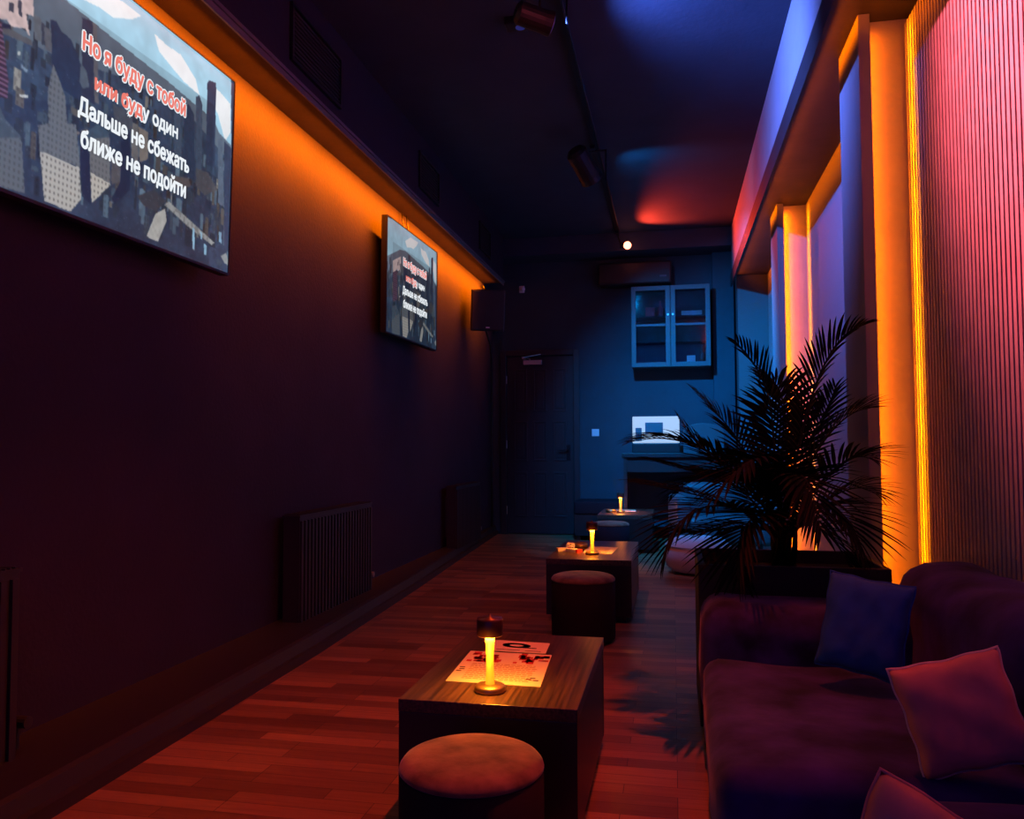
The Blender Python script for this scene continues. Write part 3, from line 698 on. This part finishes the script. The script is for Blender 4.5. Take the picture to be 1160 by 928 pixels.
t = root('air_conditioner', (-0.43, YB, 3.04), 'dark air conditioning unit on the back wall above the glazed cabinet', 'air conditioner')
q = B(); prism(q, [(0, 0)]*0 or [(-0.44, 0.02), (0.44, 0.02), (0.44, 0.30), (-0.44, 0.30)], -0.22, 0); link('shell', q, 'acm', t, bevel=0.03, segs=4)
q = B(); box(q, -0.40, 0.40, -0.222, -0.17, 0.045, 0.06); link('louvre', q, 'black', t)
q = B(); box(q, 0.30, 0.38, -0.224, -0.219, 0.1, 0.12); link('display', q, 'greyp', t)

t = root('light_switch', (-0.94, YB, 1.27), 'white double light switch on the back wall beside the door', 'switch')
q = B(); box(q, -0.045, 0.045, -0.010, 0, -0.045, 0.045); link('plate', q, 'white', t, bevel=0.003)
q = B(); box(q, -0.032, -0.003, -0.014, -0.010, -0.03, 0.03); link('rocker', q, 'white', t)
q = B(); box(q, 0.003, 0.032, -0.014, -0.010, -0.03, 0.03); link('rocker', q, 'white', t)

# console desk with monitor, domed case
t = root('console_desk', (0.08, 9.42, 0), 'black console desk against the back wall under the glazed cabinet', 'desk')
q = B(); box(q, -0.66, 0.62, -0.22, 0.30, 0.97, 1.02); link('top', q, 'black', t, bevel=0.005)
q = B(); box(q, -0.64, 0.60, -0.18, -0.16, 0.80, 0.97); link('apron', q, 'black', t, bevel=0.004)
for x in (-0.64, 0.56):
    for y in (-0.20, 0.24):
        q = B(); box(q, x, x+0.04, y, y+0.04, 0, 0.97); link('leg', q, 'black', t)
q = B(); box(q, -0.6, 0.56, 0.0, 0.24, 0.30, 0.33); link('lower_shelf', q, 'black', t)
t = root('till_printer', (-0.19, 9.36, 1.02), 'pale boxy display unit with grey printed panel standing on the console desk', 'display')
q = B(); box(q, -0.27, 0.27, -0.12, 0.15, 0, 0.115); link('base', q, 'black', t, bevel=0.01)
q = B(); box(q, -0.265, 0.265, -0.12, 0.02, 0.115, 0.42); link('case', q, 'cyanp', t, bevel=0.008)
q = B(); box(q, -0.12, 0.08, -0.124, -0.1205, 0.22, 0.35); link('screen', q, 'greyp', t)
q = B(); box(q, -0.23, -0.16, -0.124, -0.1205, 0.14, 0.29); link('printed_panel', q, 'greyp', t)
q = B(); prism(q, [(-0.225, 0), (0.225, 0), (0.225, 0.24)]+[(0.225*math.cos(a), 0.24+0.10*math.sin(a)) for a in [PI*k/10 for k in range(1, 10)]]+[(-0.225, 0.24)], -0.12, 0.12)
o = link('domed_case', q, 'cab', bevel=0.006); o.location = (0.34, 9.40, 1.02)
tag(o, 'rounded-top case on the console desk right of the pale display', 'case')

t = root('low_bench', (-0.88, 9.55, 0), 'low dark upholstered bench beside the back door', 'bench')
q = B(); box(q, -0.27, 0.27, -0.25, 0.25, 0.30, 0.46); link('seat', q, 'stoolside', t, bevel=0.03, segs=4)
q = B(); box(q, -0.26, 0.26, -0.24, 0.24, 0.06, 0.30); link('base', q, 'black', t)
for x in (-0.24, 0.20):
    for y in (-0.2, 0.16): q = B(); box(q, x, x+0.04, y, y+0.04, 0, 0.06); link('foot', q, 'black', t)

# pale pouf and armchair beyond the planter
t = root('pouf', (0.20, 7.15, 0), 'pale round pouf lit blue beyond the palm, near the middle table', 'pouf')
q = B(); lathe(q, [(0, 0.02), (0.22, 0.02), (0.27, 0.06), (0.285, 0.15), (0.27, 0.25), (0.22, 0.30), (0.1, 0.315), (0, 0.318)], 36); link('body', q, 'palefab', t, smooth=True)
q = B(); lathe(q, [(0.275, 0.235), (0.285, 0.24), (0.275, 0.247)], 36); link('piping', q, 'palefab', t, smooth=True)
t = root('armchair', (0.45, 8.35, 0), 'blue-grey armchair behind the palm in front of the console desk', 'armchair', rz=0.15)
q = B(); box(q, -0.36, 0.36, -0.33, 0.33, 0.12, 0.40); link('seat', q, 'cab', t, bevel=0.06, segs=5)
q = B(); box(q, -0.36, 0.36, 0.20, 0.36, 0.40, 0.72); link('backrest', q, 'cab', t, bevel=0.07, segs=5)
for s in (-1, 1):
    q = B(); box(q, s*0.40-0.07, s*0.40+0.07, -0.33, 0.34, 0.12, 0.60); link('armrest', q, 'cab', t, bevel=0.05, segs=5)
for x in (-0.36, 0.32):
    for y in (-0.28, 0.26): q = B(); box(q, x, x+0.04, y, y+0.04, 0, 0.13); link('leg', q, 'black', t)

# ================================================================== TABLES, LAMPS, MENUS, STOOLS
def table(x0, x1, y0, y1, label, rz=0.0):
    t = root('coffee_table', ((x0+x1)/2, (y0+y1)/2, 0), label, 'coffee table', 'dark wooden coffee tables', rz=rz)
    a, c = (x1-x0)/2, (y1-y0)/2
    q = B(); box(q, -a, a, -c, c, 0.355, 0.39); link('tabletop', q, 'table', t, bevel=0.002)
    q = B(); box(q, -a+0.001, a-0.001, -c, -c+0.035, 0.04, 0.355); link('end_panel', q, 'table_side', t, bevel=0.002)
    q = B(); box(q, -a+0.001, a-0.001, c-0.035, c, 0.04, 0.355); link('end_panel', q, 'table_side', t, bevel=0.002)
    for s in (-1, 1):
        q = B(); box(q, s*(a-0.018)-0.016, s*(a-0.018)+0.016, -c+0.036, c-0.036, 0.04, 0.354); link('side_panel', q, 'table_side', t, bevel=0.002)
    for sx in (-1, 1):
        for sy in (-1, 1):
            q = B(); X_ = sx*(a-0.07); Y_ = sy*(c-0.07); box(q, X_-0.03, X_+0.03, Y_-0.03, Y_+0.03, 0, 0.04); link('foot', q, 'black', t)
table(-0.77, -0.262, 2.17, 3.00, 'dark wooden box coffee table nearest the camera with two menus on it')
table(-0.80, -0.262, 5.02, 6.02, 'dark wooden coffee table in the middle of the room')
table(-0.78, -0.215, 8.30, 9.15, 'dark wooden coffee table farthest away near the back wall')
def lamp(x, y, label):
    t = root('table_lamp', (x, y, 0.39), label, 'table lamp', 'small glowing table lamps')
    q = B(); lathe(q, [(0, 0), (0.044, 0), (0.046, 0.004), (0.045, 0.014), (0.040, 0.019), (0.0, 0.021)], 40); bs = link('base', q, 'brass', t, smooth=True)
    q = B(); lathe(q, [(0.0135, 0.021), (0.0135, 0.024), (0.013, 0.028), (0.0115, 0.06), (0.0112, 0.10), (0.0125, 0.135), (0.0150, 0.158), (0, 0.158)], 24); link('glow_painted_stem', q, 'glow', t, smooth=True)  # emissive stem stands in for light falling on it from the shade
    q = B(); lathe(q, [(0.0, 0.163), (0.010, 0.163), (0.036, 0.160), (0.0385, 0.163), (0.0385, 0.205), (0.036, 0.212), (0.006, 0.214), (0.004, 0.222), (0, 0.223)], 40); link('shade', q, 'shade', t, smooth=True)
    d = bpy.data.lights.new('table_lamp_light', 'AREA'); d.shape = 'RING' if False else 'DISK'; d.size = 0.06; d.energy = LAMP*1.6; d.color = (1.0, 0.27, 0.02)
    lo = bpy.data.objects.new('table_lamp_light', d); C.objects.link(lo); lo.parent = t; lo.location = (0, 0, 0.1590)
    d = bpy.data.lights.new('table_lamp_glow', 'POINT'); d.energy = LAMP*0.55; d.color = (1.0, 0.27, 0.02); d.shadow_soft_size = 0.02
    lo = bpy.data.objects.new('table_lamp_glow', d); C.objects.link(lo); lo.parent = t; lo.location = (0, -0.034, 0.12)
    return t
lamp(-0.531, 2.287, 'small lamp with painted-glow amber stem on the nearest table')
lamp(-0.530, 5.270, 'small lamp with painted-glow amber stem on the middle table')
lamp(-0.560, 8.62, 'small lamp with painted-glow amber stem on the farthest table')

def menu(name, corners, label, marks, group='paper menus', z=0.391):
    c = sum((Vector(p) for p in corners), Vector((0, 0)))/4
    t = root(name, (c.x, c.y, z), label, 'menu', group)
    P = [Vector(p)-c for p in corners]                    # far left, far right, near right, near left
    q = B(); lo = [q.verts.new((p.x, p.y, 0)) for p in P]; hi = [q.verts.new((p.x, p.y, 0.0012)) for p in P]
    q.faces.new(hi); q.faces.new(lo[::-1])
    for k in range(4): q.faces.new((lo[k], lo[(k+1) % 4], hi[(k+1) % 4], hi[k]))
    sh = link('sheet', q, 'paper', t)
    def at(u, v): return (P[3]*(1-u)+P[2]*u)*(1-v)+(P[0]*(1-u)+P[1]*u)*v
    for m_ in ('ink', 'inkd', 'inkb'):
        q = B(); n = 0
        for kind, u0, u1, v0, v1 in marks:
            if kind != m_: continue
            pts = [at(u0, v0), at(u1, v0), at(u1, v1), at(u0, v1)]
            q.faces.new([q.verts.new((p.x, p.y, 0.0016)) for p in pts]); n += 1
        if n: link('printing', q, m_, t)
        else: q.free()
    return t
mk = [('ink', 0.02+0.30*rnd.random(), 0, 0, 0)][:0]
for k in range(60):                                       # red floral blocks across the top
    u0 = 0.02+0.9*rnd.random(); v0 = 0.62+0.28*rnd.random()
    if 0.36 < u0 < 0.58: continue
    mk.append(('ink', u0, min(0.99, u0+0.04+0.07*rnd.random()), v0, v0+0.04+0.07*rnd.random()))
for k in range(11):                                       # text rows
    v0 = 0.10+0.047*k
    u = 0.14
    while u < 0.86:
        l = 0.02+0.05*rnd.random(); mk.append(('inkb', u, u+l, v0, v0+0.016)); u += l+0.014
for u0, v0 in ((0.02, 0.30), (0.04, 0.36), (0.03, 0.42), (0.82, 0.16), (0.86, 0.20), (0.90, 0.14)): mk.append(('inkd', u0, u0+0.06, v0, v0+0.03))
menu('menu', [(-0.699, 2.713), (-0.413, 2.707), (-0.393, 2.348), (-0.685, 2.356)], 'larger printed paper menu in front of and behind the lamp on the nearest table', mk)
mk2 = []
for k in range(26):
    a = 2*PI*k/26
    u0 = 0.42+0.20*math.cos(a); v0 = 0.58+0.16*math.sin(a); mk2.append(('inkd', u0-0.06, u0+0.06, v0-0.06, v0+0.06))
mk2 += [('inkd', 0.55, 0.80, 0.36, 0.44), ('inkd', 0.18, 0.30, 0.44, 0.56), ('inkd', 0.05, 0.5, 0.12, 0.17), ('inkd', 0.6, 0.9, 0.12, 0.16)]
menu('menu', [(-0.650, 2.880), (-0.443, 2.865), (-0.437, 2.722), (-0.622, 2.730)], 'smaller sheet with a dark drawing behind the larger menu on the nearest table', mk2)
mk3 = [('inkb', 0.1+0.1*(k % 2), 0.8, 0.1+0.08*k, 0.13+0.08*k) for k in range(9)]
menu('menu', [(-0.590, 5.66), (-0.385, 5.64), (-0.405, 5.30), (-0.600, 5.31)], 'pale menu lying right of the lamp on the middle table', mk3)
menu('menu', [(-0.690, 9.02), (-0.42, 9.0), (-0.40, 8.74), (-0.66, 8.75)], 'pale menu lying behind the lamp on the farthest table', mk3)
def tin(x, y, label, z=0.39):
    t = root('ashtray', (x, y, z), label, 'ashtray', 'ashtrays')
    q = B(); lathe(q, [(0, 0.004), (0.045, 0.004), (0.052, 0.03), (0.058, 0.03), (0.055, 0), (0, 0)][::-1], 28); link('dish', q, 'brass', t, smooth=True)
tin(-0.652, 5.62, 'metal ashtray left of the lamp on the middle table')
tin(-0.665, 8.66, 'small metal ashtray left of the lamp on the farthest table')
for (x, y, rz, lab) in ((-0.74, 5.40, 0.4, 'orange-lit cigarette pack lying at the left edge of the middle table'), (-0.665, 5.36, -0.5, 'cigarette pack lying nearer the lamp on the middle table')):
    t = root('cigarette_pack', (x, y, 0.39), lab, 'cigarette pack', 'cigarette packs', rz=rz)
    q = B(); box(q, -0.045, 0.035, -0.028, 0.028, 0, 0.022); link('carton', q, 'paper', t, bevel=0.001)
    q = B(); box(q, 0.0355, 0.052, -0.028, 0.028, 0, 0.022); link('lid', q, 'ink', t, bevel=0.001)
q = B()
bmesh.ops.create_icosphere(q, subdivisions=3, radius=0.032)
for v in q.verts: v.co *= 0.75+0.5*rnd.random(); v.co.z = max(-0.02, v.co.z*0.8)
o = link('crumpled_napkin', q, 'paper'); o.location = (-0.705, 5.50, 0.411); tag(o, 'crumpled paper napkin between pack and ashtray on the middle table', 'napkin')

def stool(x, y, r, h, label):
    t = root('stool', (x, y, 0), label, 'stool', 'round velvet stools')
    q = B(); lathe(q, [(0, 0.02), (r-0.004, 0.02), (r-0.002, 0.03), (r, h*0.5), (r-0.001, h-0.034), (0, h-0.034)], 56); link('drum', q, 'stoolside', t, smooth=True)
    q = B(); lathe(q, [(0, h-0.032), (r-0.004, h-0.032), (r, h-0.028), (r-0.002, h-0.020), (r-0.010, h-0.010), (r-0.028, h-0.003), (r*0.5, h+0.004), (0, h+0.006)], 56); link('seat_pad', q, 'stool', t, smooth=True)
    for k in range(4): X_, Y_ = (r-0.05)*math.cos(PI/4+k*PI/2), (r-0.05)*math.sin(PI/4+k*PI/2); q = B(); box(q, X_-0.015, X_+0.015, Y_-0.015, Y_+0.015, 0, 0.02); link('foot', q, 'black', t)
stool(-0.478, 1.865, 0.172, 0.372, 'round velvet stool nearest the camera in front of the first table')
stool(-0.512, 4.56, 0.182, 0.372, 'round velvet stool in front of the middle table')
stool(-0.60, 7.75, 0.18, 0.372, 'round velvet stool in front of the farthest table')

# ================================================================== CORNER SOFA
SX = 0.08
t = root('corner_sofa', (SX, 2.2, 0), 'long mauve velvet sofa with low arm along the right slatted wall', 'sofa')
def rb(name, x0, x1, y0, y1, z0, z1, r, m_='velvet', wob=0.008, n=10):
    q = B(); box(q, x0-SX, x1-SX, y0-2.2, y1-2.2, z0, z1)
    bmesh.ops.bevel(q, geom=[e for e in q.edges], offset=r, segments=5, profile=0.5, affect='EDGES')
    long_ = [e for e in q.edges if e.calc_length() > 0.16]
    bmesh.ops.subdivide_edges(q, edges=long_, cuts=n, use_grid_fill=True)
    rs = random.Random(int(x0*100+y0*1000)); ph = [rs.random()*6 for _ in range(6)]
    for v in q.verts:
        x, y, z = v.co
        d = wob*(math.sin(9*x+ph[0]+3*y)+math.sin(7*y+ph[1]-4*x)+0.7*math.sin(17*x+11*y+ph[2])+0.5*math.sin(23*y+ph[3]))
        if z > z1-r*1.1: v.co.z += d*0.5
        if x < x0-SX+r: v.co.x += d*0.5*abs(math.sin(8*z+ph[4]))
    return link(name, q, m_, t, smooth=True)
rb('base', 0.10, 1.02, 0.62, 3.08, 0.05, 0.20, 0.02, wob=0)
rb('seat_cushion', 0.08, 0.78, 1.80, 2.76, 0.18, 0.395, 0.055)
rb('seat_cushion', 0.44, 0.80, 0.98, 1.80, 0.18, 0.39, 0.05)
rb('seat_cushion', 0.08, 0.435, 0.62, 1.60, 0.18, 0.385, 0.05)
rb('armrest', 0.08, 0.80, 2.755, 3.11, 0.16, 0.56, 0.085)
rb('backrest', 0.74, 1.06, 1.95, 3.05, 0.16, 0.715, 0.13, wob=0.012)
rb('backrest', 0.74, 1.06, 0.62, 1.955, 0.16, 0.715, 0.13, wob=0.012)
for x in (0.14, 0.95):
    for y in (0.68, 1.9, 3.0):
        q = B(); box(q, x-SX-0.02, x-SX+0.02, y-2.22, y-2.18, 0, 0.055); link('foot', q, 'black', t)

def cushion(name, loc, w_, h_, th, rot, label, mat_, edge=None, seed=1):
    t = root(name, loc, label, 'cushion', rot=rot)
    n = 26; q = B(); rs = random.Random(seed); ph = [rs.random()*6 for _ in range(6)]
    g = {}
    for side in (1, -1):
        for i in range(n+1):
            for j in range(n+1):
                u, v = 2*i/n-1, 2*j/n-1
                bd = i in (0, n) or j in (0, n)
                if side < 0 and bd: g[side, i, j] = g[1, i, j]; continue
                k = max(0, (1-u**4)*(1-v**4))**0.42
                px_ = u*w_/2*(1-0.05*(1-v*v)*abs(u)**3); pz_ = v*h_/2*(1-0.05*(1-u*u)*abs(v)**3)
                wr = 0.25*0.006*math.sin(5*u+7*v+ph[0])+0.001*math.sin(11*u-6*v+ph[1])+0.002*math.sin(3*v+ph[2])
                g[side, i, j] = q.verts.new((px_+0.0018*math.sin(9*v+ph[3]), side*(th/2*k)+wr*k*1.2, pz_+0.0018*math.sin(8*u+ph[4])))
        for i in range(n):
            for j in range(n):
                q.faces.new((g[side, i, j], g[side, i+1, j], g[side, i+1, j+1], g[side, i, j+1]))
    link('cover', q, mat_, t, smooth=True)
    q = B(); pts = []
    e = [(i, 0) for i in range(n)]+[(n, j) for j in range(n)]+[(n-i, n) for i in range(n)]+[(0, n-j) for j in range(n)]
    for i, j in e:
        u, v = 2*i/n-1, 2*j/n-1
        pts.append((u*w_/2*(1-0.05*(1-v*v)*abs(u)**3)+0.0018*math.sin(9*v+ph[3]), 0, v*h_/2*(1-0.05*(1-u*u)*abs(v)**3)+0.0018*math.sin(8*u+ph[4])))
    tube(q, pts+[pts[0]], 0.0035, 6); link('seam', q, edge or mat_, t, smooth=True)
    return t
cushion('scatter_cushion', (0.545, 2.52, 0.570), 0.235, 0.28, 0.12, (math.radians(-14), math.radians(7), math.radians(-24)), 'navy blue square cushion in the far corner of the sofa', 'bluefab', seed=2)
cushion('scatter_cushion', (0.592, 1.87, 0.530), 0.225, 0.23, 0.11, (math.radians(-10), math.radians(-17), math.radians(-6)), 'salmon pink cushion leaning on the sofa back', 'pinkfab', 'creamfab', seed=5)
cushion('scatter_cushion', (0.385, 1.30, 0.420), 0.30, 0.26, 0.11, (math.radians(-20), math.radians(22), math.radians(-22)), 'dusky pink cushion at the bottom edge of view, only its top corner showing', 'pinkfab', seed=9)

# ================================================================== PALM IN BOX PLANTER
t = root('planter', (0.44, 3.45, 0), 'dark box planter behind the sofa arm holding the palm', 'planter')
q = B()
box(q, -0.35, 0.35, -0.26, -0.235, 0.02, 0.64); box(q, -0.35, 0.35, 0.235, 0.26, 0.02, 0.64); box(q, -0.35, -0.325, -0.235, 0.235, 0.02, 0.64); box(q, 0.325, 0.35, -0.235, 0.235, 0.02, 0.64); box(q, -0.325, 0.325, -0.235, 0.235, 0.02, 0.05)
link('trough', q, 'planter', t, bevel=0.004)
q = B(); box(q, -0.324, 0.324, -0.234, 0.234, 0.05, 0.585); link('soil', q, 'soil', t)
FR = [
    [[0.42, 3.5, 0.97], [0.41, 3.55, 1.27], [0.28, 3.5, 1.53]],
    [[0.49, 3.45, 1.01], [0.58, 3.4, 1.37], [0.72, 3.3, 1.56]],
    [[0.39, 3.6, 0.89], [0.29, 3.7, 1.12], [0.1, 3.75, 1.35]],
    [[0.35, 3.4, 0.87], [0.13, 3.3, 1.08], [-0.14, 3.2, 1.12]],
    [[0.35, 3.5, 0.78], [0.1, 3.5, 0.89], [-0.16, 3.55, 0.94]],
    [[0.34, 3.3, 0.8], [0.12, 3.1, 0.87], [-0.03, 3.0, 0.7]],
    [[0.51, 3.5, 0.9], [0.64, 3.5, 1.15], [0.79, 3.5, 1.25]],
    [[0.5, 3.4, 0.83], [0.62, 3.3, 1.01], [0.72, 3.2, 1.05]],
    [[0.47, 3.35, 0.8], [0.57, 3.15, 0.87], [0.65, 3.05, 0.74]],
    [[0.41, 3.3, 0.91], [0.32, 3.1, 1.05], [0.15, 2.95, 0.93]],
    [[0.47, 3.6, 0.89], [0.49, 3.7, 1.24], [0.42, 3.8, 1.4]],
    [[0.41, 3.4, 0.9], [0.27, 3.2, 0.98], [0.03, 3.1, 1.19]],
    [[0.43, 3.3, 0.87], [0.46, 3.1, 0.99], [0.5, 2.95, 0.81]],
    [[0.47, 3.7, 0.88], [0.61, 3.85, 1.12], [0.75, 3.95, 1.37]],
    [[0.38, 3.2, 0.81], [0.27, 3.0, 0.83], [0.22, 2.95, 0.65]],
    [[0.38, 3.7, 0.81], [0.21, 3.9, 0.95], [0.01, 4.0, 0.86]],
    [[0.36, 3.35, 0.85], [0.17, 3.35, 0.97], [-0.08, 3.3, 1.04]],
    [[0.36, 3.25, 0.77], [0.17, 3.15, 0.78], [0.03, 3.1, 0.78]],
    [[0.52, 3.55, 0.76], [0.68, 3.55, 0.9], [0.81, 3.5, 0.9]],
    [[0.48, 3.4, 0.76], [0.57, 3.35, 0.77], [0.68, 3.35, 0.61]],
]
t = root('palm_plant', (0.44, 3.45, 0.585), 'tall areca palm with long feathery dark fronds growing from the planter', 'palm')
base0 = Vector((0.44, 3.45, 0.585))
def bez(P, s):
    n = len(P)-1
    return sum((Vector(p)*math.comb(n, k)*s**k*(1-s)**(n-k) for k, p in enumerate(P)), Vector())
for fi, (a, b2, c) in enumerate(FR):
    rr = random.Random(fi)
    st = Vector((0.12*(rr.random()-0.5), 0.12*(rr.random()-0.5), -0.01))
    P = [st, Vector(a)-base0, Vector(b2)-base0, Vector(c)-base0]
    # the curve passes the given points: overshoot inner handles
    p0, p1, p2, p3 = P
    c1 = (-5*p0+18*p1-9*p2+2*p3)/6; c2 = (2*p0-9*p1+18*p2-5*p3)/6
    Pb = [p0, c1, c2, p3]
    q = B(); N = 22
    tube(q, [bez(Pb, s/N) for s in range(N+1)], lambda s: 0.0065*(1-s)+0.0012, 6)
    fo = link('frond', q, 'stem', t, smooth=True)
    q = B()
    Lc = sum((bez(Pb, (k+1)/N)-bez(Pb, k/N)).length for k in range(N))
    n = int(Lc*0.72/0.0215)
    for k in range(n):
        s = 0.30+0.70*k/(n-1)
        p = bez(Pb, s); tan = (bez(Pb, min(1, s+0.02))-bez(Pb, max(0, s-0.02))).normalized()
        side = tan.cross(Vector((0, 0, 1)))
        side = side.normalized() if side.length > 0.15 else Vector((1, 0, 0))
        # show the flat of the frond roughly outward from the plant
        nrm = side.cross(tan).normalized()
        env = math.sin(PI*min(1, (s-0.30)/0.70*0.86+0.10))**0.7
        for sg in (-1, 1):
            L = (0.21+0.03*rr.random())*env+0.03
            ang = math.radians(62-34*(s-0.3)/0.7+6*(rr.random()-0.5))
            d = (side*sg*math.sin(ang)+tan*math.cos(ang)+nrm*(0.22+0.1*(rr.random()-0.5))).normalized()
            wdir = d.cross(nrm).normalized()
            wd = 0.0085*(0.7+0.3*env)
            cols = []
            for j, (f, ww) in enumerate(((0, 0.35), (0.25, 1.0), (0.55, 0.9), (0.8, 0.55), (1.0, 0.04))):
                pc = p+d*L*f+Vector((0, 0, -1))*L*0.22*f*f
                cols.append([q.verts.new(pc-wdir*wd*ww+nrm*wd*0.35*ww), q.verts.new(pc), q.verts.new(pc+wdir*wd*ww+nrm*wd*0.35*ww)])
            for A_, B_ in zip(cols, cols[1:]):
                q.faces.new((A_[0], A_[1], B_[1], B_[0])); q.faces.new((A_[1], A_[2], B_[2], B_[1]))
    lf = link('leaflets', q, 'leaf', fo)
q = B()
for k in range(5):
    a = 2*PI*k/5; tube(q, [(0.03*math.cos(a), 0.03*math.sin(a), -0.02), (0.045*math.cos(a), 0.045*math.sin(a), 0.10), (0.05*math.cos(a), 0.05*math.sin(a), 0.2)], lambda s: 0.014-0.006*s, 8)
link('stems', q, 'stem', t, smooth=True)
